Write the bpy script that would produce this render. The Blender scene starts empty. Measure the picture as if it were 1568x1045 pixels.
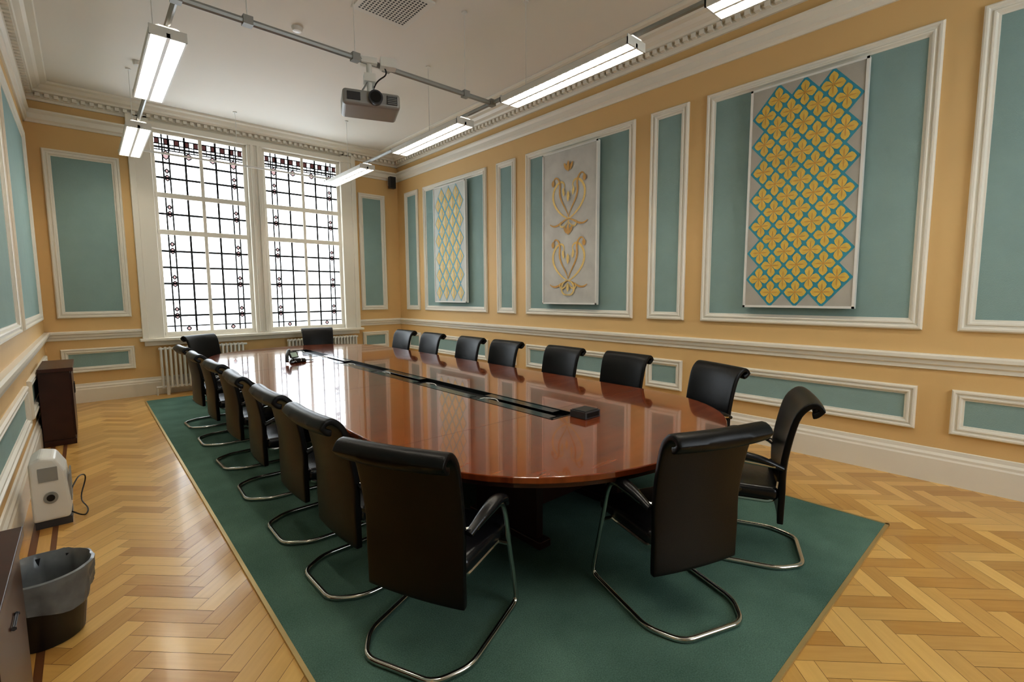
import bpy, bmesh, math, random
from mathutils import Vector, Matrix
random.seed(7)
S=bpy.context.scene
COL=bpy.context.collection
S.view_settings.view_transform='Standard'
try: S.view_settings.look='Medium High Contrast'
except Exception: S.view_settings.look='None'
S.view_settings.exposure=0.3

XL,XR,YF,YB,ZC=-.46,5.27,9.65,-2.6,4.55

# ---------------------------------------------------------------- materials
def newmat(name):
    m=bpy.data.materials.new(name); m.use_nodes=True
    nt=m.node_tree; b=nt.nodes['Principled BSDF']
    return m,nt,b
def pm(name,col,rough=.5,metal=0,var=.06,scale=6,bump=0,bscale=80,spec=None,coat=0):
    m,nt,b=newmat(name)
    N=nt.nodes.new; L=nt.links.new
    tc=N('ShaderNodeTexCoord'); no=N('ShaderNodeTexNoise'); no.inputs['Scale'].default_value=scale; no.inputs['Detail'].default_value=4
    L(tc.outputs['Object'],no.inputs['Vector'])
    mx=N('ShaderNodeMix'); mx.data_type='RGBA'
    mx.inputs[6].default_value=(*[c*(1-var) for c in col],1); mx.inputs[7].default_value=(*[min(1,c*(1+var)) for c in col],1)
    L(no.outputs['Fac'],mx.inputs[0]); L(mx.outputs[2],b.inputs['Base Color'])
    b.inputs['Roughness'].default_value=rough; b.inputs['Metallic'].default_value=metal
    if spec is not None: b.inputs['Specular IOR Level'].default_value=spec
    if coat: b.inputs['Coat Weight'].default_value=coat; b.inputs['Coat Roughness'].default_value=.05
    if bump:
        n2=N('ShaderNodeTexNoise'); n2.inputs['Scale'].default_value=bscale; n2.inputs['Detail'].default_value=3
        L(tc.outputs['Object'],n2.inputs['Vector'])
        bp=N('ShaderNodeBump'); bp.inputs['Strength'].default_value=bump; bp.inputs['Distance'].default_value=.01
        L(n2.outputs['Fac'],bp.inputs['Height']); L(bp.outputs['Normal'],b.inputs['Normal'])
    return m
def emat(name,col,st):
    m=bpy.data.materials.new(name); m.use_nodes=True; nt=m.node_tree; nt.nodes.clear()
    e=nt.nodes.new('ShaderNodeEmission'); o=nt.nodes.new('ShaderNodeOutputMaterial')
    e.inputs[0].default_value=(*col,1); e.inputs[1].default_value=st; nt.links.new(e.outputs[0],o.inputs[0]); return m
M={}
M['wall']=pm('ochre_paint',(.72,.495,.235),.55,var=.03,scale=2,bump=.05)
M['teal']=pm('teal_fabric_panel',(.285,.405,.390),.9,var=.07,scale=5,bump=.35,bscale=160)
M['trim']=pm('cream_gloss_paint',(.84,.80,.71),.35,var=.02,scale=3)
M['ceil']=pm('ceiling_paint',(.82,.79,.73),.8,var=.02,scale=1)
M['leather']=pm('black_leather',(.009,.009,.011),.26,var=.2,scale=9,bump=.08,bscale=140,spec=.5)
M['backleather']=pm('black_leather_back',(.006,.0055,.0055),.36,var=.2,scale=9,bump=.06,bscale=140,spec=.28)
M['chrome']=pm('chrome_tube',(.62,.61,.58),.16,1,var=.02)
M['blackpl']=pm('black_plastic',(.012,.012,.013),.35)
M['blackgl']=pm('black_gloss',(.006,.006,.007),.12)
M['white']=pm('white_enamel',(.80,.79,.75),.35,var=.02)
M['grey']=pm('grey_metal_trunking',(.36,.37,.36),.4,.3)
M['silver']=pm('silver_plastic',(.34,.34,.33),.38,.2)
M['dgrey']=pm('dark_grey_plastic',(.05,.05,.055),.4)
M['tube']=emat('fluorescent_tube',(1,.93,.82),36)
M['lead']=pm('lead_came',(.02,.02,.022),.6)
M['gold']=pm('gold_paint',(.74,.52,.12),.45,.05,var=.22,scale=25)
M['gold2']=pm('gold_leaf_pale',(.76,.55,.20),.5,.1,var=.2,scale=25)
M['orange']=pm('orange_gold_paint',(.60,.34,.09),.5,0,var=.2,scale=20)
M['blue']=pm('turquoise_paint',(.05,.31,.42),.5,var=.1,scale=20)
M['blue2']=pm('pale_blue_paint',(.20,.46,.58),.55,var=.08,scale=20)
M['canvas']=pm('grey_plaster_canvas',(.46,.44,.39),.7,var=.16,scale=5,bump=.1)
M['canvas2']=pm('silvered_canvas',(.56,.55,.51),.5,var=.25,scale=4,bump=.1)
M['canvas3']=pm('pale_canvas',(.64,.66,.62),.6,var=.10,scale=5)
M['cabinet']=pm('dark_mahogany',(.045,.014,.009),.3,var=.35,scale=8)
M['brass']=pm('brass_edge',(.55,.42,.20),.4,.6)
M['amber']=pm('screen_display',(.5,.62,.55),.3)
M['bag']=pm('bin_liner_film',(.16,.175,.185),.25,var=.45,scale=14)
# carpet
m,nt,b=newmat('green_carpet'); N=nt.nodes.new; L=nt.links.new
tc=N('ShaderNodeTexCoord'); n1=N('ShaderNodeTexNoise'); n1.inputs['Scale'].default_value=160; n2=N('ShaderNodeTexNoise'); n2.inputs['Scale'].default_value=2.5; n2.inputs['Detail'].default_value=5
L(tc.outputs['Object'],n1.inputs['Vector']); L(tc.outputs['Object'],n2.inputs['Vector'])
ad=N('ShaderNodeMath'); ad.operation='ADD'; L(n1.outputs['Fac'],ad.inputs[0]); L(n2.outputs['Fac'],ad.inputs[1])
cr=N('ShaderNodeValToRGB'); cr.color_ramp.elements[0].position=.35; cr.color_ramp.elements[0].color=(.085,.155,.122,1); cr.color_ramp.elements[1].position=.68; cr.color_ramp.elements[1].color=(.17,.28,.23,1)
hf=N('ShaderNodeMath'); hf.operation='MULTIPLY'; hf.inputs[1].default_value=.5; L(ad.outputs[0],hf.inputs[0]); L(hf.outputs[0],cr.inputs[0]); L(cr.outputs[0],b.inputs['Base Color'])
b.inputs['Roughness'].default_value=.95; b.inputs['Specular IOR Level'].default_value=.1
bp=N('ShaderNodeBump'); bp.inputs['Strength'].default_value=.5; bp.inputs['Distance'].default_value=.01; L(n1.outputs['Fac'],bp.inputs['Height']); L(bp.outputs[0],b.inputs['Normal'])
M['carpet']=m
# oak
def oak(name,dark,light,rough):
    m,nt,b=newmat(name); N=nt.nodes.new; L=nt.links.new
    uv=N('ShaderNodeUVMap'); uv.uv_map='UVMap'
    mp=N('ShaderNodeMapping'); mp.inputs['Scale'].default_value=(4,45,1); L(uv.outputs[0],mp.inputs[0])
    no=N('ShaderNodeTexNoise'); no.inputs['Scale'].default_value=1; no.inputs['Detail'].default_value=5; L(mp.outputs[0],no.inputs['Vector'])
    at=N('ShaderNodeAttribute'); at.attribute_name='rnd'
    mm=N('ShaderNodeMath'); mm.operation='MULTIPLY_ADD'; mm.inputs[1].default_value=.35; L(no.outputs['Fac'],mm.inputs[0]); L(at.outputs['Fac'],mm.inputs[2])
    cr=N('ShaderNodeValToRGB'); cr.color_ramp.elements[0].position=.1; cr.color_ramp.elements[0].color=(*dark,1); cr.color_ramp.elements[1].position=1.; cr.color_ramp.elements[1].color=(*light,1)
    L(mm.outputs[0],cr.inputs[0]); L(cr.outputs[0],b.inputs['Base Color']); b.inputs['Roughness'].default_value=rough
    b.inputs['Coat Weight'].default_value=.45; b.inputs['Coat Roughness'].default_value=.14
    return m
M['oak']=oak('oak_parquet',(.47,.235,.052),(.84,.545,.185),.34)
M['oakdark']=pm('dark_inlay_strip',(.16,.065,.025),.35)
# table wood
m,nt,b=newmat('mahogany_veneer'); N=nt.nodes.new; L=nt.links.new
tc=N('ShaderNodeTexCoord'); mp=N('ShaderNodeMapping'); mp.inputs['Scale'].default_value=(1.2,11,1); L(tc.outputs['Object'],mp.inputs[0])
no=N('ShaderNodeTexNoise'); no.inputs['Scale'].default_value=1.4; no.inputs['Detail'].default_value=6; no.inputs['Distortion'].default_value=.3; L(mp.outputs[0],no.inputs['Vector'])
cr=N('ShaderNodeValToRGB'); cr.color_ramp.elements[0].position=.25; cr.color_ramp.elements[0].color=(.14,.028,.008,1); cr.color_ramp.elements[1].position=.78; cr.color_ramp.elements[1].color=(.31,.075,.018,1)
L(no.outputs['Fac'],cr.inputs[0]); L(cr.outputs[0],b.inputs['Base Color']); b.inputs['Roughness'].default_value=.10
b.inputs['Coat Weight'].default_value=.6; b.inputs['Coat Roughness'].default_value=.025
M['table']=m
# window glass
m=bpy.data.materials.new('window_glass'); m.use_nodes=True; nt=m.node_tree; nt.nodes.clear(); N=nt.nodes.new
t=N('ShaderNodeBsdfTransparent'); g=N('ShaderNodeBsdfGlossy'); g.inputs['Roughness'].default_value=.02; mx=N('ShaderNodeMixShader'); mx.inputs[0].default_value=.04; o=N('ShaderNodeOutputMaterial')
t.inputs[0].default_value=(.96,.98,.98,1)
nt.links.new(t.outputs[0],mx.inputs[1]); nt.links.new(g.outputs[0],mx.inputs[2]); nt.links.new(mx.outputs[0],o.inputs[0]); M['glass']=m
def tglass(nm,c):
    m=bpy.data.materials.new(nm); m.use_nodes=True; nt=m.node_tree; nt.nodes.clear(); N=nt.nodes.new
    t=N('ShaderNodeBsdfTransparent'); o=N('ShaderNodeOutputMaterial'); t.inputs[0].default_value=(*c,1); nt.links.new(t.outputs[0],o.inputs[0]); return m
M['rose']=tglass('rose_glass',(.15,.095,.09)); M['tint']=tglass('tinted_glass',(.15,.14,.15))

# ---------------------------------------------------------------- mesh builder
class MB:
    def __init__(s): s.v=[]; s.f=[]; s.m=[]; s.mats=[]
    def mi(s,k):
        if k not in s.mats: s.mats.append(k)
        return s.mats.index(k)
    def add(s,vs,fs,k):
        o=len(s.v); s.v+= [tuple(p) for p in vs]; i=s.mi(k)
        for f in fs: s.f.append([o+a for a in f]); s.m.append(i)
    def box(s,x0,x1,y0,y1,z0,z1,k):
        if x0>x1:x0,x1=x1,x0
        if y0>y1:y0,y1=y1,y0
        if z0>z1:z0,z1=z1,z0
        s.add([(x0,y0,z0),(x1,y0,z0),(x1,y1,z0),(x0,y1,z0),(x0,y0,z1),(x1,y0,z1),(x1,y1,z1),(x0,y1,z1)],
              [(3,2,1,0),(4,5,6,7),(0,1,5,4),(1,2,6,5),(2,3,7,6),(3,0,4,7)],k)
    def prism(s,poly,z0,z1,k):
        n=len(poly); vs=[(x,y,z0) for x,y in poly]+[(x,y,z1) for x,y in poly]
        s.add(vs,[list(range(n))[::-1],list(range(n,2*n))]+[(i,(i+1)%n,n+(i+1)%n,n+i) for i in range(n)],k)
    def tube(s,pts,r,k,n=10,closed=False,flat=1.0):
        pts=[Vector(p) for p in pts]; N=len(pts); rings=[]
        t0=(pts[1]-pts[0]).normalized(); up=Vector((0,0,1)) if abs(t0.z)<.9 else Vector((0,1,0))
        nrm=(up-t0*up.dot(t0)).normalized()
        for i,p in enumerate(pts):
            if closed: t=(pts[(i+1)%N]-pts[i-1]).normalized()
            elif i==0: t=t0
            elif i==N-1: t=(pts[-1]-pts[-2]).normalized()
            else: t=((pts[i+1]-p).normalized()+(p-pts[i-1]).normalized()).normalized()
            nrm=(nrm-t*nrm.dot(t)).normalized(); bn=t.cross(nrm)
            rr=r[i] if isinstance(r,(list,tuple)) else r
            rings.append([p+nrm*math.cos(a)*rr*flat+bn*math.sin(a)*rr for a in [2*math.pi*j/n for j in range(n)]])
        vs=[q for g in rings for q in g]; fs=[]
        R=N if closed else N-1
        for i in range(R):
            a=i*n; b=((i+1)%N)*n
            for j in range(n): fs.append((a+j,b+j,b+(j+1)%n,a+(j+1)%n)[::-1])
        if not closed: fs.append(list(range(n))); fs.append(list(range((N-1)*n,N*n))[::-1])
        s.add(vs,fs,k)
    def lathe(s,c,prof,k,n=24):
        vs=[];fs=[]
        for r,z in prof:
            for j in range(n):
                a=2*math.pi*j/n; vs.append((c[0]+r*math.cos(a),c[1]+r*math.sin(a),c[2]+z))
        for i in range(len(prof)-1):
            for j in range(n): fs.append((i*n+j,i*n+(j+1)%n,(i+1)*n+(j+1)%n,(i+1)*n+j))
        fs.append(list(range(n))[::-1]); fs.append(list(range((len(prof)-1)*n,len(prof)*n)))
        s.add(vs,fs,k)
    def obj(s,name,parent=None,smooth=False,bevel=0,seg=2,mesh_only=False):
        me=bpy.data.meshes.new(name); me.from_pydata(s.v,[],s.f)
        for k in s.mats: me.materials.append(M[k])
        me.polygons.foreach_set('material_index',s.m)
        me.update()
        if smooth: 
            me.polygons.foreach_set('use_smooth',[True]*len(me.polygons))
            try: me.set_sharp_from_angle(angle=math.radians(40))
            except Exception: pass
        if mesh_only: return me
        return put(name,me,parent,bevel,seg)
def put(name,me,parent=None,bevel=0,seg=2):
    ob=bpy.data.objects.new(name,me); COL.objects.link(ob)
    if parent: ob.parent=parent
    if bevel:
        md=ob.modifiers.new('b','BEVEL'); md.width=bevel; md.segments=seg; md.limit_method='ANGLE'; md.angle_limit=math.radians(40)
    return ob
def empty(name,loc=(0,0,0),rz=0):
    e=bpy.data.objects.new(name,None); COL.objects.link(e); e.location=loc; e.rotation_euler=(0,0,rz); e.empty_display_size=.1; return e
def rpath(pts,r,n=5):
    pts=[Vector(p) for p in pts]; out=[pts[0]]
    for i in range(1,len(pts)-1):
        p=pts[i]; a=(pts[i-1]-p); b=(pts[i+1]-p); d=min(r,a.length*.49,b.length*.49)
        A=p+a.normalized()*d; B=p+b.normalized()*d
        for j in range(n+1):
            t=j/n; out.append((1-t)**2*A+2*t*(1-t)*p+t*t*B)
    out.append(pts[-1]); return out

# wall mapping  (a along wall, z, d into the room)
def mapR(a,z,d): return (XR-d,a,z)
def mapF(a,z,d): return (a,YF-d,z)
def mapL(a,z,d): return (XL+d,a,z)
def mapB(a,z,d): return (a,YB+d,z)
def quad(mb,mp,a0,a1,z0,z1,d,k):
    mb.add([mp(a0,z0,d),mp(a1,z0,d),mp(a1,z1,d),mp(a0,z1,d)],[(0,1,2,3)],k)
def mbox(mb,mp,a0,a1,z0,z1,d0,d1,k):
    p=mp(a0,z0,d0); q=mp(a1,z1,d1); mb.box(p[0],q[0],p[1],q[1],p[2],q[2],k)
FP=[(0,0),(0,.022),(.012,.036),(.026,.036),(.036,.022),(.050,.022),(.058,.032),(.070,.030),(.082,.012),(.095,.010),(.098,0)]
def frame(mb,mp,a0,a1,z0,z1,sc=1.0):
    vs=[];fs=[]
    for o,d in FP:
        o*=sc; vs+= [mp(a0+o,z0+o,d),mp(a1-o,z0+o,d),mp(a1-o,z1-o,d),mp(a0+o,z1-o,d)]
    for i in range(len(FP)-1):
        for j in range(4): fs.append((i*4+j,i*4+(j+1)%4,(i+1)*4+(j+1)%4,(i+1)*4+j))
    mb.add(vs,fs,'trim')
def rail(mb,mp,prof,a0,a1,k='trim'):
    n=len(prof); vs=[mp(a0,z,d) for d,z in prof]+[mp(a1,z,d) for d,z in prof]
    fs=[(i,i+1,n+i+1,n+i) for i in range(n-1)]+[list(range(n)),list(range(n,2*n))[::-1]]
    mb.add(vs,fs,k)
CHAIR=[(0,.95),(.018,.955),(.02,.985),(.035,1.0),(.035,1.03),(.062,1.045),(.062,1.072),(.045,1.085),(0,1.085)]
BAND=[(0,4.03),(.02,4.03),(.03,4.06),(.05,4.08),(.05,4.15),(.075,4.18),(.075,4.205),(0,4.215)]
CORN=[(0,4.33),(.03,4.33),(.04,4.36),(.06,4.37),(.06,4.42),(.13,4.43),(.14,4.455),(.19,4.475),(.22,4.51),(.28,4.52),(.29,4.548),(0,4.548)]
CEILM=[(.42,4.548),(.42,4.53),(.45,4.518),(.50,4.518),(.53,4.53),(.53,4.548)]
BASE=[(0,0),(.035,0),(.035,.20),(.028,.215),(.028,.235),(.015,.255),(.012,.285),(0,.29)]

# ---------------------------------------------------------------- room shell
T=.15
RP=[(8.79,9.32),(6.55,8.58),(5.81,6.27),(3.58,5.56),(2.87,3.36),(.71,2.66),(-1.45,.49),(-2.2,-1.70)]
RZ=(1.28,3.75); LZ=(.43,.80)
def panels(mbw,mbt,mp,rng,rz,lz,low=True):
    for a0,a1 in rng:
        quad(mbw,mp,a0+.05,a1-.05,rz[0]+.05,rz[1]-.05,.004,'teal'); frame(mbt,mp,a0,a1,*rz)
        if low and lz:
            quad(mbw,mp,a0+.05,a1-.05,lz[0]+.05,lz[1]-.05,.004,'teal'); frame(mbt,mp,a0,a1,*lz,sc=.85)
mw=MB(); mt=MB(); mw.box(XR,XR+T,YB-T,YF+T,0,ZC,'wall'); panels(mw,mt,mapR,RP,RZ,LZ)
rail(mt,mapR,CHAIR,YB,YF); rail(mt,mapR,BAND,YB,YF); mw.obj('wall_right'); mt.obj('trim_1')
mw=MB(); mt=MB(); mw.box(XL-T,XL,YB-T,YF+T,0,ZC,'wall'); panels(mw,mt,mapL,[(6.4,9.1),(3.3,6.1),(.6,3.0),(-2.2,.3)],(1.28,3.75),LZ)
rail(mt,mapL,CHAIR,YB,YF); rail(mt,mapL,BAND,YB,YF); mw.obj('wall_left'); mt.obj('trim_2')
WX0,WX1,WZ0,WZ1=.74,4.22,.92,4.31
mw=MB(); mt=MB()
mw.box(XL-T,WX0,YF,YF+T,0,ZC,'wall'); mw.box(WX1,XR+T,YF,YF+T,0,ZC,'wall'); mw.box(WX0,WX1,YF,YF+T,0,WZ0,'wall'); mw.box(WX0,WX1,YF,YF+T,WZ1,ZC,'wall')
panels(mw,mt,mapF,[(-.31,.55),(4.36,4.95)],(1.28,3.70),(.46,.82))
for a0,a1 in [(XL,.70),(4.25,XR)]:
    rail(mt,mapF,CHAIR,a0,a1)
    rail(mt,mapF,BAND,a0,a1)
mw.obj('wall_far'); mt.obj('trim_3')
# back wall, behind the camera, with an unseen window added to light the room evenly
BX0,BX1,BZ0,BZ1=2.0,4.2,1.15,3.65
mw=MB(); mt=MB()
mw.box(XL-T,BX0,YB-T,YB,0,ZC,'wall'); mw.box(BX1,XR+T,YB-T,YB,0,ZC,'wall'); mw.box(BX0,BX1,YB-T,YB,0,BZ0,'wall'); mw.box(BX0,BX1,YB-T,YB,BZ1,ZC,'wall')
panels(mw,mt,mapB,[(-.25,1.6),(4.45,5.1)],RZ,LZ); rail(mt,mapB,CHAIR,XL,BX0-.15); rail(mt,mapB,CHAIR,BX1+.15,XR); rail(mt,mapB,BAND,XL,XR)
xm_=(BX0+BX1)/2
for a0,a1,b0,b1 in [(BX0-.12,BX0+.04,BZ0-.05,BZ1+.12),(BX1-.04,BX1+.12,BZ0-.05,BZ1+.12),(BX0,BX1,BZ1-.04,BZ1+.12),(BX0-.15,BX1+.15,BZ0-.06,BZ0+.03),(xm_-.05,xm_+.05,BZ0,BZ1),(BX0,BX1,2.55,2.62)]:
    mbox(mt,mapB,a0,a1,b0,b1,-.08,.04,'trim')
mw.obj('wall_back'); mt.obj('trim_4')
gl=MB(); gl.add([(BX0,YB-.06,BZ0),(BX1,YB-.06,BZ0),(BX1,YB-.06,BZ1),(BX0,YB-.06,BZ1)],[(0,1,2,3)],'glass'); gl.obj('added_light_window')  # pane of the added window that lets fill light in
for nm,mp,a0,a1 in [('right',mapR,YB,YF),('left',mapL,YB,YF),('far',mapF,XL,XR),('back',mapB,XL,XR)]:
    mb=MB(); rail(mb,mp,BASE,a0,a1); mb.obj('baseboard_'+nm)
mb=MB()
for mp,a0,a1 in [(mapR,YB,YF),(mapL,YB,YF),(mapF,XL,XR),(mapB,XL,XR)]:
    rail(mb,mp,CORN,a0,a1)
    if mp is mapR: rail(mb,mp,CEILM,a0,a1)
    a=a0+.15
    while a<a1-.15:
        mbox(mb,mp,a,a+.05,4.375,4.422,.055,.115,'trim'); a+=.095
mb.obj('trim_5')
mb=MB(); mb.box(XL-T,XR+T,YB-T,YF+T,ZC,ZC+.1,'ceil'); mb.obj('ceiling')
# floor: herringbone blocks
def floor():
    bm=bmesh.new(); uvl=bm.loops.layers.uv.new('UVMap'); rl=bm.faces.layers.float.new('rnd')
    w=.095; n=4; c=math.sqrt(.5)
    x0,x1,y0,y1=-.24,XR,YB,YF
    def quadf(a0,b0,a1,b1,horiz):
        pts=[(a0,b0),(a1,b0),(a1,b1),(a0,b1)]
        W=[(c*(a-b)*w+2,c*(a+b)*w+3) for a,b in pts]
        if max(p[0] for p in W)<x0 or min(p[0] for p in W)>x1 or max(p[1] for p in W)<y0 or min(p[1] for p in W)>y1: return
        f=bm.faces.new([bm.verts.new((p[0],p[1],0)) for p in W]); f[rl]=random.random()*.62+(.13 if horiz else 0)
        ox,oy=random.random()*50,random.random()*50
        for lp,(a,b) in zip(f.loops,pts):
            lp[uvl].uv=((a if horiz else b)*w+ox,(b if horiz else a)*w+oy)
    g=.010
    for m in range(-16,17):
        for k in range(-150,150):
            X=k+m*n; Y=k-m*n
            quadf(X+g,Y+g,X+n-g,Y+1-g,True); quadf(X+n+g,Y+1-n+g,X+n+1-g,Y+1-g,False)
    for co,no in [((x0,0,0),(-1,0,0)),((x1,0,0),(1,0,0)),((0,y0,0),(0,-1,0)),((0,y1,0),(0,1,0))]:
        bmesh.ops.bisect_plane(bm,geom=bm.verts[:]+bm.edges[:]+bm.faces[:],plane_co=co,plane_no=no,clear_outer=True)
    def strip(a0,a1,b0,b1,mi):
        f=bm.faces.new([bm.verts.new(p) for p in [(a0,b0,0),(a1,b0,0),(a1,b1,0),(a0,b1,0)]]); f[rl]=random.random()*.5; f.material_index=mi
        for lp in f.loops: lp[uvl].uv=(lp.vert.co.y+a0*9,lp.vert.co.x)
    for a0,a1,mi in [(-.46,-.37,0),(-.368,-.335,1),(-.333,-.27,0),(-.268,-.242,1)]:
        y=YB
        while y<YF:
            strip(a0,a1,y,min(y+1.4,YF)-.002,mi); y+=1.4
    me=bpy.data.meshes.new('floor'); bm.to_mesh(me); bm.free()
    me.materials.append(M['oak']); me.materials.append(M['oakdark'])
    ob=put('floor',me)
    sb=MB(); sb.box(XL-T,XR+T,YB-T,YF+T,-.12,-.0015,'oakdark'); sub=sb.obj('subfloor',ob)
floor()

# ---------------------------------------------------------------- window
def window(nm,x0,x1):
    e=empty(nm); mb=MB(); ld=MB(); gl=MB(); st=MB()
    y0,y1=YF+.03,YF+.09; zt=4.22; z0=.97
    mid=(x0+x1)/2
    mb.box(x0-.03,x0+.035,y0,y1,z0-.03,zt+.03,'trim'); mb.box(x1-.035,x1+.03,y0,y1,z0-.03,zt+.03,'trim')
    for a,b in [(z0-.03,z0+.04),(2.60,2.68),(3.19,3.27),(zt-.03,zt+.03)]: mb.box(x0,x1,y0-.01,y1,a,b,'trim')
    mb.box(mid-.026,mid+.026,y0-.004,y1,z0,zt,'trim')
    mb.obj('window_frame',e,bevel=.006)
    yg=YF+.055
    gl.add([(x0,yg,z0),(x1,yg,z0),(x1,yg,zt),(x0,yg,zt)],[(0,1,2,3)],'glass'); gl.obj('glass',e)
    def V(x,a,b,w=.028): ld.box(x-w/2,x+w/2,yg-.008,yg-.001,a,b,'lead')
    def Hh(z,a,b,w=.032): ld.box(a,b,yg-.009,yg-.002,z-w/2,z+w/2,'lead')
    def dia(x,z,w,h,k='rose'):
        P=[(x,z-h),(x+w*.8,z-h*.45),(x+w,z),(x+w*.8,z+h*.45),(x,z+h),(x-w*.8,z+h*.45),(x-w,z),(x-w*.8,z-h*.45)]
        st.add([(p[0],yg-.012,p[1]) for p in P],[tuple(range(8))],k)
        ld.tube([(p[0],yg-.012,p[1]) for p in P],.010,'lead',n=4,closed=True)
    tiers=[(z0+.04,2.60),(2.68,3.19),(3.27,zt-.03)]
    for s in (-1,1):
        xo=(x0+.035) if s<0 else (x1-.035); xi=mid+s*.022; d=-s
        cols=[xo+d*.105,xo+d*.19,xo+d*.41]
        for ti,(a,b) in enumerate(tiers):
            for c in cols: V(c,a,b,.030 if c==cols[2] else .022)
            n=(6,2,3)[ti]
            for i in range(1,n+(1 if ti==2 else 0)):
                z=a+(b-a)*i/n
                if ti==2: z=a+i*.24
                if z<b-.05: Hh(z,min(xo,xi),max(xo,xi))
        xm=xo+d*.1475
        for z in (1.27,1.80,2.34,2.935,3.51):
            dia(xm,z,.034,.048); dia(xm,z+.11,.024,.034)
        Hh(1.10,min(xo,xi),max(xo,xi),.022); dia(xo+d*.30,1.055,.03,.035)
        zb=zt-.03
        for z in (zb-.06,zb-.15,zb-.24): Hh(z,min(xo,xi),max(xo,xi),.018)
        L_=abs(xi-xo); k=9
        for i in range(k):
            xx=xo+d*L_*(i+.5)/k; dx=L_/k/2-.006
            if i%2==0: st.box(xx-dx,xx+dx,yg-.011,yg-.010,zb-.15,zb-.06,'rose')
            if i>0: V(xo+d*L_*i/k,zb-.24,zb-.06,.014)
        dia(xm,zb-.32,.05,.07); dia(xi-d*.15,zb-.30,.045,.05)
    ld.obj('lead_cames',e); st.obj('stained_glass',e)
window('window_1',.97,2.30); window('window_2',2.59,3.97)
# window casing
mb=MB()
yy0=YF-.06; yy1=YF+.12
mb.box(.70,.95,yy0,yy1,.92,4.40,'trim'); mb.box(.66,.74,YF-.09,YF,.92,4.40,'trim')
mb.box(3.99,4.24,yy0,yy1,.92,4.40,'trim'); mb.box(4.20,4.29,YF-.09,YF,.92,4.40,'trim')
mb.box(2.32,2.57,yy0,yy1,.92,4.30,'trim'); mb.box(2.37,2.42,yy0-.03,yy0,.95,4.25,'trim'); mb.box(2.47,2.52,yy0-.03,yy0,.95,4.25,'trim')
mb.box(.70,4.24,yy0-.02,yy1,4.24,4.33,'trim')
mb.box(.62,4.33,YF-.16,YF+.1,.88,.925,'trim'); mb.box(.68,4.27,YF-.06,YF,.80,.88,'trim'); mb.box(.7,4.24,YF+.0,YF+.12,.92,.95,'trim')
mb.obj('trim_6',bevel=.008)

# radiators
def radiator(x0,x1):
    mb=MB(); y=YF-.16
    n=int((x1-x0)/.062)
    for i in range(n):
        x=x0+.03+i*.062
        for yy in (y-.035,y+.035): mb.tube(rpath([(x,yy,.13),(x,yy,.74)],.01),.016,'white',n=8)
        mb.tube([(x,y-.05,.76),(x,y+.05,.76)],.02,'white',n=8); mb.tube([(x,y-.05,.13),(x,y+.05,.13)],.02,'white',n=8)
    mb.tube([(x0,y,.75),(x1,y,.75)],.018,'white',n=8); mb.tube([(x0-.06,y,.13),(x1,y,.13)],.018,'white',n=8)
    mb.tube([(x0-.05,y,.13),(x0-.05,y,0)],.012,'white',n=8)
    for x in (x0+.09,x1-.1): mb.box(x-.02,x+.02,y-.04,y+.04,0,.13,'white')
    mb.obj('radiator',smooth=True)
radiator(.84,2.12); radiator(2.80,4.18)

# ---------------------------------------------------------------- rug
mb=MB(); mb.box(.60,4.01,.65,9.06,0,.012,'carpet')
for a in [(.585,.605,.635,9.075),(4.005,4.025,.635,9.075)]: mb.box(a[0],a[1],a[2],a[3],0,.014,'brass')
for a in [(.635,.655),(9.055,9.075)]: mb.box(.585,4.025,a[0],a[1],0,.014,'brass')
mb.obj('rug')
RZ0=.0145
# ---------------------------------------------------------------- table
TC=2.47; HW=1.265; Y0,Y1=1.25,8.55; EB=1.12
def outline(off=0,n=28):
    P=[]; e=2.25
    for i in range(n+1):
        a=math.pi*i/n
        cx=math.cos(a); sx=math.sin(a)
        P.append((TC+(HW-off)*math.copysign(abs(cx)**(2/e),cx),(Y1-EB)+(EB-off)*abs(sx)**(2/e)))
    for i in range(n+1):
        a=math.pi+math.pi*i/n
        cx=math.cos(a); sx=math.sin(a)
        P.append((TC+(HW-off)*math.copysign(abs(cx)**(2/e),cx),(Y0+EB)-(EB-off)*abs(sx)**(2/e)))
    return P
te=empty('conference_table')
SX0,SX1,SY0,SY1=2.34,2.60,2.22,7.85
def table_top():
    a=MB(); a.prism(outline(),.705,.74,'table'); o=a.obj('table_top',te)
    c=MB(); c.box(SX0,SX1,SY0,SY1,.6,.9,'table'); co=c.obj('cutter')
    md=o.modifiers.new('x','BOOLEAN'); md.operation='DIFFERENCE'; md.object=co; md.solver='EXACT'
    dg=bpy.context.evaluated_depsgraph_get(); me=bpy.data.meshes.new_from_object(o.evaluated_get(dg))
    o.modifiers.clear(); o.data=me; bpy.data.objects.remove(co)
    md=o.modifiers.new('b','BEVEL'); md.width=.006; md.segments=3; md.limit_method='ANGLE'; md.angle_limit=math.radians(50)
table_top()
mb=MB(); mb.prism(outline(.03),.675,.705,'cabinet'); mb.obj('table_edge_band',te)
mb=MB()
for yy in (2.42,4.22,6.02,7.60):
    mb.box(TC-HW+.008,SX0,yy-.0015,yy+.0015,.739,.7403,'cabinet'); mb.box(SX1,TC+HW-.008,yy-.0015,yy+.0015,.739,.7403,'cabinet')
mb.obj('table_seams',te)
mb=MB() # cable trough
mb.box(SX0-.02,SX1+.02,SY0-.02,SY1+.02,.66,.708,'blackpl')
mb.box(SX0,SX0+.012,SY0,SY1,.70,.742,'blackgl'); mb.box(SX1-.012,SX1,SY0,SY1,.70,.742,'blackgl')
mb.box(SX0,SX1,SY0,SY0+.012,.70,.742,'blackgl'); mb.box(SX0,SX1,SY1-.012,SY1,.70,.742,'blackgl')
mb.obj('cable_trough',te)
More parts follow.
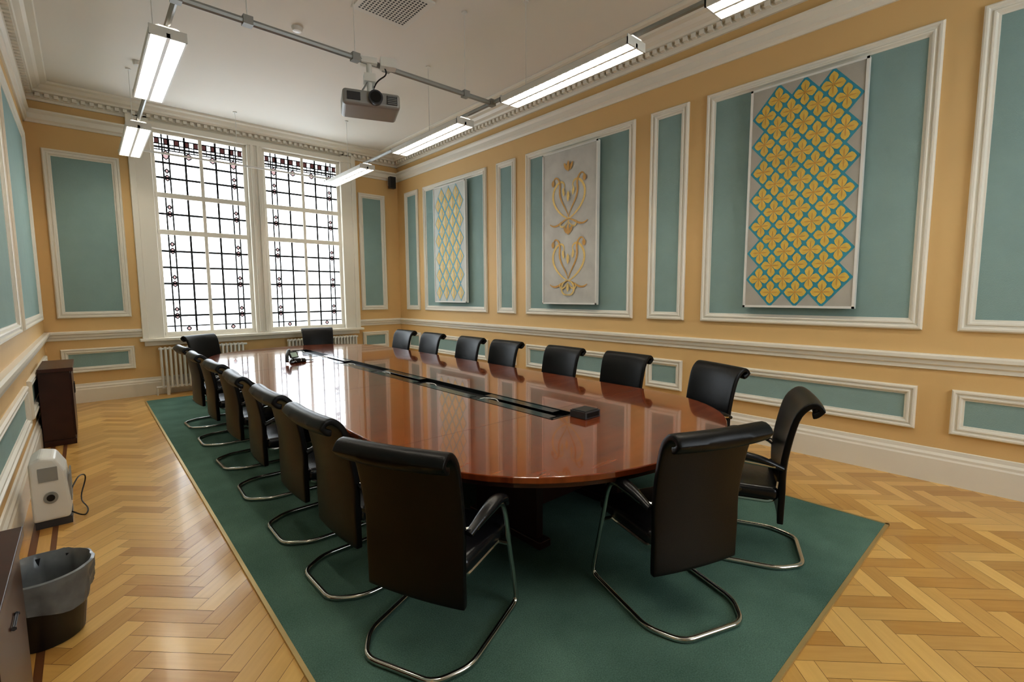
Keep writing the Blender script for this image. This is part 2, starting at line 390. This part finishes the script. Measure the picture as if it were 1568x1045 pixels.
mb=MB(); y=SY0+.05
i=0
while y<SY1-.5:
    mb.box(SX0+.012,SX0+.10,y,y+.82,.732,.739,'blackgl')
    if i%2==0: mb.box(SX1-.10,SX1-.012,y+.1,y+.9,.732,.739,'blackgl')
    mb.box(SX0+.11,SX0+.16,y+.84,y+.90,.709,.722,'white')
    mb.tube(rpath([(SX0+.13,y+.86,.72),(SX0+.11,y+.82,.738),(SX0+.16,y+.74,.735),(SX0+.14,y+.68,.715)],.04),.005,'white',n=6)
    y+=.93; i+=1
mb.obj('trough_lid',te,bevel=.002)
mb=MB()
for yy in (2.05,4.55,7.0):
    for sx in (-1,1):
        x=TC+sx*.42
        mb.box(x-.03,x+.03,yy,yy+.62,RZ0+.03,.68,'cabinet'); mb.box(x-.05,x+.05,yy-.05,yy+.67,RZ0,RZ0+.05,'cabinet')
    mb.box(TC-.40,TC+.40,yy+.27,yy+.33,.10,.68,'cabinet')
mb.box(TC-.03,TC+.03,2.4,7.3,.45,.60,'cabinet')
mb.obj('table_pedestal',te,bevel=.006)
# gadget box
mb=MB(); mb.box(2.50,2.66,2.06,2.20,.742,.79,'dgrey'); mb.box(2.51,2.65,2.07,2.19,.79,.795,'blackpl'); mb.box(2.515,2.645,2.058,2.061,.75,.782,'blackgl')
mb.obj('table_control_box',bevel=.005)
# phone
pe=empty('conference_phone',(2.02,6.45,.741),math.radians(20))
mb=MB()
for k in range(3):
    a=math.radians(90+120*k); 
    P=[(0,0,.02),(math.cos(a)*.08,math.sin(a)*.08,.022),(math.cos(a)*.19,math.sin(a)*.19,.012)]
    Q=rpath(P,.03); mb.tube(Q,[.055 if i<3 else .055-.012*(i-2) if i<6 else .02 for i in range(len(Q))],'blackpl',n=12,flat=.35)
mb.lathe((0,0,0),[(.10,0),(.105,.015),(.09,.04),(.05,.055),(.0,.058)],'blackgl')
mb.obj('phone_body',pe,smooth=True)
mb=MB(); mb.add([(-.06,.05,.05),(.06,.05,.05),(.06,.10,.13),(-.06,.10,.13),(-.06,.07,.05),(.06,.07,.05),(.06,.115,.125),(-.06,.115,.125)],[(0,1,2,3),(7,6,5,4),(0,4,5,1),(1,5,6,2),(2,6,7,3),(3,7,4,0)],'blackpl')
mb.add([(-.045,.052,.062),(.045,.052,.062),(.045,.087,.118),(-.045,.087,.118)],[(0,1,2,3)],'amber')
mb.tube(rpath([(-.20,-.06,.03),(-.17,-.02,.10),(-.08,.06,.16),(-.03,.12,.13)],.05),.02,'blackpl',n=10)
mb.obj('phone_screen',pe,smooth=True)

# ---------------------------------------------------------------- chairs
def chair_meshes():
    out={}
    prof=[(-.205,.265,.252),(-.205,.36,.252),(-.21,.47,.253),(-.215,.58,.255),(-.235,.72,.258),(-.262,.85,.262),(-.283,.915,.266),(-.303,.955,.268),(-.332,.975,.27),(-.362,.967,.27),(-.378,.942,.27),(-.368,.917,.268),(-.345,.912,.266)]
    nc=9; vs=[];fs=[]
    for y,z,hw in prof:
        for j in range(nc):
            u=-1+2*j/(nc-1); cur=.030*u*u*(1 if .5<z<.93 else .5)
            vs.append((u*hw,y+cur-.01,z))
    for i in range(len(prof)-1):
        for j in range(nc-1): fs.append((i*nc+j,i*nc+j+1,(i+1)*nc+j+1,(i+1)*nc+j))
    mb=MB(); mb.add(vs,fs,'backleather'); out['backrest']=mb.obj('backrest',mesh_only=True,smooth=False)
    for p in out['backrest'].polygons: p.use_smooth=True
    mb=MB(); mb.box(-.250,.250,-.19,.27,.395,.475,'leather'); out['seat']=mb.obj('seat',mesh_only=True)
    for p in out['seat'].polygons: p.use_smooth=True
    mb=MB(); r=.0135
    z=r
    P=[(-.285,-.16,.615),(-.29,.07,.635),(-.285,.12,.56),(-.270,.29,z),(-.270,-.20,z),(-.175,-.34,z),(.175,-.34,z),(.270,-.20,z),(.270,.29,z),(.285,.12,.56),(.29,.07,.635),(.285,-.16,.615)]
    mb.tube(rpath(P,.06),r,'chrome',n=10)
    mb.tube([(-.28,.165,.385),(.28,.165,.385)],r*.9,'chrome',n=8)
    mb.tube(rpath([(-.225,.165,.385),(-.225,-.17,.385),(-.20,-.185,.5)],.05),r*.9,'chrome',n=8)
    mb.tube(rpath([(.225,.165,.385),(.225,-.17,.385),(.20,-.185,.5)],.05),r*.9,'chrome',n=8)
    mb.tube([(-.285,-.16,.615),(-.235,-.195,.60)],r,'chrome',n=8); mb.tube([(.285,-.16,.615),(.235,-.195,.60)],r,'chrome',n=8)
    out['chrome_frame']=mb.obj('f',mesh_only=True,smooth=True)
    mb=MB()
    for s in (-1,1):
        P=rpath([(s*.27,-.20,.60),(s*.285,-.10,.645),(s*.29,.03,.665),(s*.29,.11,.635),(s*.285,.13,.60)],.06)
        n=len(P); mb.tube(P,[.018+.014*math.sin(math.pi*min(1,(i+1)/n*1.1)) for i in range(n)],'leather',n=12,flat=.75)
    out['armrests']=mb.obj('a',mesh_only=True,smooth=True)
    return out
CM=chair_meshes()
def chair(x,y,fx,fy,z=RZ0):
    rz=math.atan2(fy,fx)-math.pi/2
    e=empty('conference_chair',(x,y,z),rz)
    for k,me in CM.items():
        ob=put(k,me,e)
        if k=='backrest':
            md=ob.modifiers.new('s','SOLIDIFY'); md.thickness=.036; md.offset=0
            md=ob.modifiers.new('b','BEVEL'); md.width=.012; md.segments=2; md.limit_method='ANGLE'; md.angle_limit=math.radians(60)
            md=ob.modifiers.new('u','SUBSURF'); md.levels=1; md.render_levels=1
        if k=='seat':
            md=ob.modifiers.new('b','BEVEL'); md.width=.032; md.segments=5
for y,dx,da in [(2.57,0,.03),(3.32,0,0),(4.20,0,-.04),(5.08,.01,.03),(6.02,0,0),(6.93,0,.05)]: chair(1.18+dx,y,1,da)
chair(1.19,1.86,.912,.41)
chair(2.20,1.26,.34,.94)
chair(3.02,1.23,-.42,.91)
chair(3.69,1.96,-.92,.39)
for y,da in [(2.83,.05),(3.67,.03),(4.66,.0),(5.43,.02),(6.42,0),(7.28,-.03)]: chair(3.74,y,-1,da)
chair(3.12,8.68,-.2,-.98); chair(1.48,8.50,.55,-.84)

# ---------------------------------------------------------------- artworks
def art(nm,yc,w,z0,z1,ground):
    e=empty(nm,(XR-.012,yc,(z0+z1)/2)); hw=w/2; hh=(z1-z0)/2
    mb=MB(); mb.box(-.075,-.03,-hw,hw,-hh,hh,'white'); mb.box(-.03,-.004,-hw+.06,hw-.06,-hh+.06,hh-.06,'white')
    mb.add([(-.0762,-hw+.022,-hh+.022),(-.0762,hw-.022,-hh+.022),(-.0762,hw-.022,hh-.022),(-.0762,-hw+.022,hh-.022)],[(0,1,2,3)],ground)
    for a in ((-hw,-hw+.02),(hw-.02,hw)): mb.box(-.085,-.075,a[0],a[1],-hh,hh,'white')
    for a in ((-hh,-hh+.02),(hh-.02,hh)): mb.box(-.085,-.075,-hw,hw,a[0],a[1],'white')
    mb.obj('canvas',e)
    return e
def poly(mb,pts,lvl,k):
    d=-.0765-lvl*.0012
    n=len(pts)
    ar=sum(pts[i][0]*pts[(i+1)%n][1]-pts[(i+1)%n][0]*pts[i][1] for i in range(n))
    f=tuple(range(n)) if ar<0 else tuple(range(n))[::-1]
    mb.add([(d,a,z) for a,z in pts],[f],k)
def petal(mb,cx,cz,ang,l,w,lvl,k,sx=1,sz=1,off=.0):
    P=[]
    for t,ww in [(off,0),(.25,.75),(.55,1),(.8,.7),(1,0),(.8,-.7),(.55,-1),(.25,-.75)]:
        u=t*l; v=ww*w
        P.append((cx+(u*math.cos(ang)-v*math.sin(ang))*sx,cz+(u*math.sin(ang)+v*math.cos(ang))*sz))
    poly(mb,P,lvl,k)
def lattice(e,sp,rs,nrows,k1,k2,mode=0):
    mb=MB(); tot=(nrows-1)*rs
    for r in range(nrows):
        z=tot/2-r*rs; cols=[-1,0,1] if r%2==0 else [-1.5,-.5,.5,1.5]
        for c in cols:
            x=c*sp; hx=sp*.5; hz=rs
            if mode==0:
                edge=(r in (0,nrows-1)) or abs(c)==1.5
                if edge: poly(mb,[(x-hx*.12,z-hz*1.0),(x+hx*.12,z-hz*1.0),(x+hx*1.08,z-hz*.04),(x+hx*1.08,z+hz*.04),(x+hx*.12,z+hz*1.0),(x-hx*.12,z+hz*1.0),(x-hx*1.08,z+hz*.04),(x-hx*1.08,z-hz*.04)] ,.35+.08*((r*4+int(c*2))%7),k1)
                poly(mb,[(x-hx,z),(x,z-hz),(x+hx,z),(x,z+hz)],1.2,k1)
                # four broad heart petals filling the lozenge, pointing to its corners
                for a in (0,2,4,6):
                    aa=math.pi/4*a
                    P=[]
                    for t,v in [(0,0),(.30,.26),(.52,.335),(.70,.22),(.86,.0),(.70,-.22),(.52,-.335),(.30,-.26)]:
                        u=t*hx; w_=v*hx
                        P.append((x+(u*math.cos(aa)-w_*math.sin(aa)),z+(u*math.sin(aa)+w_*math.cos(aa))*hz/hx))
                    poly(mb,P,3+(.6 if a%4 else 0),k2)
                    petal(mb,x,z,aa,hx*.62,.0055,5,'orange',1.,hz/hx)
                poly(mb,[(x+.012*math.cos(t*math.pi/4),z+.012*math.sin(t*math.pi/4)) for t in range(8)],6,'orange')
            else:
                sh=lambda q,w=.5: [(x-hx*q,z),(x-hx*w*q,z-hz*.58*q),(x,z-hz*q),(x+hx*w*q,z-hz*.58*q),(x+hx*q,z),(x+hx*w*q,z+hz*.58*q),(x,z+hz*q),(x-hx*w*q,z+hz*.58*q)]
                poly(mb,sh(.99,.42),1,k1); poly(mb,sh(.80,.42),3,k2); poly(mb,sh(.50,.40),5,'canvas3')
                petal(mb,x,z-hz*.55,math.pi/2,hz*1.1,hx*.20,7,k2)
    mb.obj('pattern',e)
e3=art('framed_flower_lattice_artwork',1.67,.98,1.45,3.62,'canvas'); lattice(e3,.228,.133,15,'blue','gold')
e1=art('framed_leaf_lattice_artwork',7.57,1.04,1.45,3.63,'canvas3'); lattice(e1,.235,.165,12,'blue2','gold2',mode=1)
e2=art('framed_scroll_ornament_artwork',4.61,1.02,1.45,3.62,'canvas2')
mb=MB()
def ribbon(pts,w,k,lvl):
    w*=1.1
    pts=[Vector((p[0],p[1])) for p in pts]; n=len(pts); Lp=[];Rp=[]
    for i,p in enumerate(pts):
        t=(pts[min(i+1,n-1)]-pts[max(i-1,0)]).normalized(); nn=Vector((-t.y,t.x)); ww=w*(.35+.65*math.sin(math.pi*(i+.5)/n))
        Lp.append(p+nn*ww); Rp.append(p-nn*ww)
    d=-.0765-lvl*.0012
    mb.add([(d,p.x,p.y) for p in Lp+Rp],[(i,i+1,n+i+1,n+i) for i in range(n-1)],k)
def bez(P,n=16):
    out=[]
    for s in range(0,len(P)-1,3):
        a,b,c,d=[Vector(q) for q in P[s:s+4]]
        for i in range(n+1):
            if s and i==0: continue
            t=i/n; out.append((1-t)**3*a+3*t*(1-t)**2*b+3*t*t*(1-t)*c+t**3*d)
    return out
for s in (-1,1):
    for off in (.45,-.42):
        ribbon(bez([(0,off-.33),(s*.10,off-.30),(s*.36,off-.12),(s*.28,off+.08),(s*.20,off+.26),(s*.03,off+.20),(s*.09,off+.08)]),.016,'gold2',2+(s>0))
        ribbon(bez([(0,off-.30),(s*.05,off-.15),(s*.20,off-.05),(s*.16,off+.12),(s*.14,off+.24),(s*.28,off+.34),(s*.29,off+.18)]),.013,'orange',4+(s>0))
        ribbon(bez([(0,off-.33),(s*.12,off-.34),(s*.22,off-.48),(s*.35,off-.38)]),.013,'orange',6+(s>0))
        ribbon(bez([(0,off-.36),(s*.10,off-.50),(s*.18,off-.42),(s*.14,off-.36)]),.010,'gold2',8+(s>0))
        petal(mb,s*.29,off+.14,math.radians(90),.10,.03,8,'orange'); petal(mb,s*.08,off-.02,math.radians(80 if s>0 else 100),.13,.022,8,'gold2')
        petal(mb,s*.02,off+.33,math.radians(90-28*s),.13,.024,8+(s>0),'orange')
    ribbon(bez([(0,-.95),(s*.14,-.97),(s*.17,-.78),(0,-.74)]),.013,'gold2',10+(s>0))
for off in (.45,-.42):
    petal(mb,0,off+.31,math.pi/2,.16,.026,11,'orange'); petal(mb,0,off-.10,math.pi/2,.16,.026,11,'gold2')
ribbon([(0,.15),(0,-.1)],.010,'gold2',1)
petal(mb,0,-.91,math.pi/2,.13,.025,12,'gold2')
mb.obj('scroll_ornament',e2)

# ---------------------------------------------------------------- ceiling services
TZ=3.70
def light_fix(x,y0,y1,z=TZ):
    e=empty('fluorescent_ceiling_light',(x,(y0+y1)/2,z)); h=(y1-y0)/2; w=.125
    mb=MB()
    sec=[(-w,-.085),(-w,-.03),(-.06,0),(.06,0),(w,-.03),(w,-.085),(w-.012,-.085),(w-.012,-.035),(-w+.012,-.035),(-w+.012,-.085)]
    n=len(sec); vs=[(a,-h,b) for a,b in sec]+[(a,h,b) for a,b in sec]
    mb.add(vs,[(i,(i+1)%n,n+(i+1)%n,n+i) for i in range(n)],'white')
    for yy in (-h,h-.012): mb.box(-w,w,yy,yy+.012,-.085,-.01,'white')
    mb.obj('housing',e)
    mb=MB(); k=int(2*h/.075)
    for i in range(1,k):
        yy=-h+2*h*i/k; mb.box(-w+.012,w-.012,yy-.002,yy+.002,-.082,-.052,'white')
    mb.box(-.012,.012,-h,h,-.084,-.05,'white')
    mb.obj('louvre',e)
    mb=MB()
    for xx in (-.06,.06): mb.tube([(xx,-h+.03,-.045),(xx,h-.03,-.045)],.013,'tube',n=8)
    mb.obj('tubes',e,smooth=True)
XLr,XRr=.64,3.55
for y0,y1 in [(4.75,6.35),(7.45,9.02)]: light_fix(XLr,y0,y1)
for y0,y1 in [(.15,1.78),(2.42,4.02),(4.80,6.42),(7.45,9.0)]: light_fix(XRr,y0,y1)
for y0,y1 in [(.15,1.78),(2.42,3.9)]: light_fix(XLr,y0,y1)
mb=MB()
def bar(a,b,r=.022,k='grey'): mb.tube([a,b],r,k,n=8)
z=TZ+.022
bar((XLr,-.2,z),(XLr,9.1,z)); bar((XRr,-.2,z),(XRr,9.1,z)); bar((XLr,4.31,z),(XRr,4.31,z),.026); bar((XLr,8.97,z),(XRr,8.97,z),.016,'white')
for x,y in [(XLr,4.31),(XRr,4.31),(1.97,4.31),(3.19,4.31),(1.1,4.31),(2.28,4.31)]: mb.box(x-.035,x+.035,y-.035,y+.035,z-.03,z+.035,'grey')
for x,y in [(1.97,4.31),(3.19,4.31),(1.1,4.31),(2.03,8.97),(XRr,.9),(XRr,3.75),(XRr,5.6),(XRr,8.2),(XLr,5.6),(XLr,8.2),(XLr,2.7),(XLr,.9)]:
    mb.tube([(x,y,z),(x,y,ZC)],.004,'white',n=5); mb.lathe((x,y,ZC-.012),[(.03,0),(.03,.012)],'white',n=12)
mb.obj('ceiling_light_trunking')
# projector
pj=empty('ceiling_projector',(2.10,4.31,3.35),math.radians(-20))
mb=MB()
mb.add([(-.25,-.16,-.07),(.25,-.16,-.07),(.25,.18,-.085),(-.25,.18,-.085),(-.25,-.17,.06),(.25,-.17,.06),(.25,.18,.085),(-.25,.18,.085)],[(3,2,1,0),(4,5,6,7),(0,1,5,4),(1,2,6,5),(2,3,7,6),(3,0,4,7)],'silver')
mb.obj('projector_body',pj,bevel=.03,seg=4)
mb=MB(); mb.tube([(.03,-.14,.0),(.03,-.20,.0)],.062,'dgrey',n=24); mb.tube([(.03,-.19,.0),(.03,-.206,.0)],.047,'blackgl',n=24)
mb.box(-.21,-.10,-.176,-.165,-.035,.03,'dgrey'); mb.box(.13,.22,-.176,-.165,-.04,.035,'dgrey')
for i in range(5): mb.box(.135,.215,-.18,-.17,-.035+i*.015,-.030+i*.015,'silver')
mb.obj('lens_and_vents',pj)
mb=MB(); mb.box(-.09,.09,-.06,.09,.075,.095,'white'); mb.tube([(0,0,.09),(0,0,.38)],.025,'white',n=14); mb.box(-.05,.05,-.05,.05,.19,.26,'white'); mb.box(-.07,.07,-.05,.05,.35,.40,'white')
mb.box(.10,.24,-.05,.05,.34,.42,'white')
for s in (-1,1): mb.tube([(s*.08,s*.05,.08),(0,0,.22)],.008,'grey',n=6)
mb.tube(rpath([(.12,0,.38),(.17,.02,.30),(.06,.03,.22),(.02,.1,.09)],.06),.007,'blackpl',n=6)
mb.obj('ceiling_mount',pj)
# vent
mb=MB(); mb.box(2.25,2.87,4.36,4.98,ZC-.02,ZC,'white')
for i in range(14):
    for j in range(14):
        x=2.30+i*.0375; y=4.41+j*.0375; mb.box(x,x+.020,y,y+.020,ZC-.0215,ZC-.0195,'dgrey')
mb.obj('ceiling_air_vent')
for x,y in [(1.97,5.76),(.72,7.9)]:
    mb=MB(); mb.lathe((x,y,ZC-.045),[(.02,0),(.045,.005),(.055,.02),(.06,.045)],'white'); mb.obj('smoke_detector',smooth=True)
# speaker
mb=MB(); mb.box(5.00,5.13,YF-.20,YF-.10,3.85,4.09,'dgrey'); mb.box(5.01,5.12,YF-.205,YF-.20,3.86,4.08,'blackpl'); mb.tube([(5.065,YF-.1,3.98),(5.065,YF,4.0)],.012,'white'); mb.box(5.04,5.11,YF-.012,YF,3.93,4.07,'white'); mb.obj('wall_speaker',bevel=.006)

# ---------------------------------------------------------------- left side furniture
mb=MB()
x0,x1,y0,y1=-.42,-.16,7.0,7.9
mb.box(x0,x1,y0,y1,.0,.06,'cabinet'); mb.box(x0,x1-.01,y0+.01,y1-.01,.06,.80,'cabinet'); mb.box(x0,x1+.02,y0-.02,y1+.02,.80,.84,'cabinet')
mb.box(x1-.012,x1+.004,y0+.03,y0+.44,.09,.77,'cabinet'); mb.box(x1-.012,x1+.004,y0+.46,y1-.03,.09,.77,'cabinet')
for yy in (y0+.40,y0+.50): mb.tube([(x1+.012,yy,.5),(x1+.012,yy,.62)],.006,'chrome',n=6)
mb.obj('sideboard_cabinet',bevel=.005)
mb=MB()
x0,x1,y0,y1=-.42,-.25,1.2,2.5
mb.box(x0,x1-.01,y0,y1,.0,.70,'cabinet'); mb.box(x0,x1+.02,y0-.02,y1+.02,.70,.74,'cabinet')
for a,b in ((y0+.02,1.84),(1.86,y1-.02)):
    mb.box(x1-.012,x1+.006,a,b,.07,.68,'cabinet'); mb.tube([(x1+.012,(a+b)/2-.05,.55),(x1+.012,(a+b)/2+.05,.55)],.005,'dgrey',n=6)
mb.obj('low_credenza',bevel=.005)
# portable heater
he=empty('portable_heater',(-.255,4.62,0),0); he.scale=(.9,.9,.97)
mb=MB()
sec=[(-.12,.05),(.09,.05),(.105,.12),(.085,.40),(.03,.50),(-.06,.52),(-.12,.48)]
n=len(sec); vs=[(a,-.11,b) for a,b in sec]+[(a,.22,b) for a,b in sec]
mb.add(vs,[list(range(n)),list(range(n,2*n))[::-1]]+[(i,n+i,n+(i+1)%n,(i+1)%n) for i in range(n)],'white')
mb.obj('casing',he,bevel=.02,seg=3)
mb=MB(); mb.box(-.07,.04,-.115,-.108,.34,.44,'grey'); mb.tube([(-.01,-.108,.22),(-.01,-.12,.22)],.042,'grey',n=20); mb.tube([(-.01,-.118,.22),(-.01,-.124,.22)],.024,'blackpl',n=16)
for i in range(8): mb.box(.098,.108,-.08+.035*i,-.065+.035*i,.16,.36,'grey')
mb.box(-.11,.10,-.10,.20,.0,.05,'dgrey')
mb.obj('controls_and_base',he)
mb=MB(); mb.tube(rpath([(.08,-.05,.08),(.17,-.06,.012),(.20,.10,.012),(.14,.28,.05),(.20,.35,.22),(.15,.2,.27),(.10,.05,.20)],.08),.005,'blackpl',n=6); mb.obj('power_cable',he,smooth=True)
# bin
be=empty('waste_bin',(-.235,3.06,0)); be.scale=(1.12,1.12,1.05)
mb=MB(); mb.lathe((0,0,0),[(.115,0),(.12,.005),(.15,.29),(.158,.30),(.15,.302),(.118,.012),(.0,.012)],'blackpl',n=32); mb.obj('bin_body',be,smooth=True)
mb=MB(); n=48; prof=[(.150,.165),(.156,.22),(.160,.27),(.167,.305),(.168,.318),(.158,.322),(.144,.30),(.134,.24),(.118,.12),(.08,.05),(.01,.04)]
vs=[];fs=[]
for i,(r,z) in enumerate(prof):
    for j in range(n):
        a=2*math.pi*j/n; k=(.006*math.sin(a*9+i*.8)+.004*math.sin(a*17+i*1.7)+random.uniform(-.003,.003))*(1 if i in (0,1,2,6,7,8,9) else .4)
        vs.append(((r+k)*math.cos(a),(r+k)*math.sin(a),z+(.02*math.sin(a*3+1) if i==0 else 0)+k*.5))
for i in range(len(prof)-1):
    for j in range(n): fs.append((i*n+j,i*n+(j+1)%n,(i+1)*n+(j+1)%n,(i+1)*n+j))
mb.add(vs,fs,'bag'); mb.obj('bin_liner',be,smooth=True)

# ---------------------------------------------------------------- light
w=bpy.data.worlds.new('sky'); S.world=w; w.use_nodes=True
bg=w.node_tree.nodes['Background']; bg.inputs[0].default_value=(.88,.94,1,1); bg.inputs[1].default_value=4.6
for xa,xb in [(.97,2.30),(2.59,3.97)]:
    ld=bpy.data.lights.new('p','AREA'); ld.shape='RECTANGLE'; ld.size=xb-xa; ld.size_y=3.25; ld.cycles.is_portal=True
    lo=bpy.data.objects.new('window_portal',ld); COL.objects.link(lo); lo.location=((xa+xb)/2,YF+.11,2.59); lo.rotation_euler=(math.radians(-90),0,0)
ld=bpy.data.lights.new('p','AREA'); ld.shape='RECTANGLE'; ld.size=BX1-BX0; ld.size_y=BZ1-BZ0; ld.cycles.is_portal=True  # portal for the added window in the back wall
lo=bpy.data.objects.new('window_portal',ld); COL.objects.link(lo); lo.location=((BX0+BX1)/2,YB-.12,(BZ0+BZ1)/2); lo.rotation_euler=(math.radians(90),0,0)
# ---------------------------------------------------------------- camera
import numpy as np
f,yaw,pit,rol=733.6,.7272,.0977,-.0058
F=np.array([np.sin(yaw)*np.cos(pit),np.cos(yaw)*np.cos(pit),-np.sin(pit)])
R=np.array([np.cos(yaw),-np.sin(yaw),0]);U=np.cross(R,F)
R2=R*np.cos(rol)+U*np.sin(rol);U2=-R*np.sin(rol)+U*np.cos(rol)
cd=bpy.data.cameras.new('camera'); co=bpy.data.objects.new('camera',cd); COL.objects.link(co)
cd.sensor_width=36; cd.lens=f/1568*36; cd.clip_start=.05
mt=Matrix(((R2[0],U2[0],-F[0],0),(R2[1],U2[1],-F[1],0),(R2[2],U2[2],-F[2],1.6),(0,0,0,1)))
co.matrix_world=mt; S.camera=co
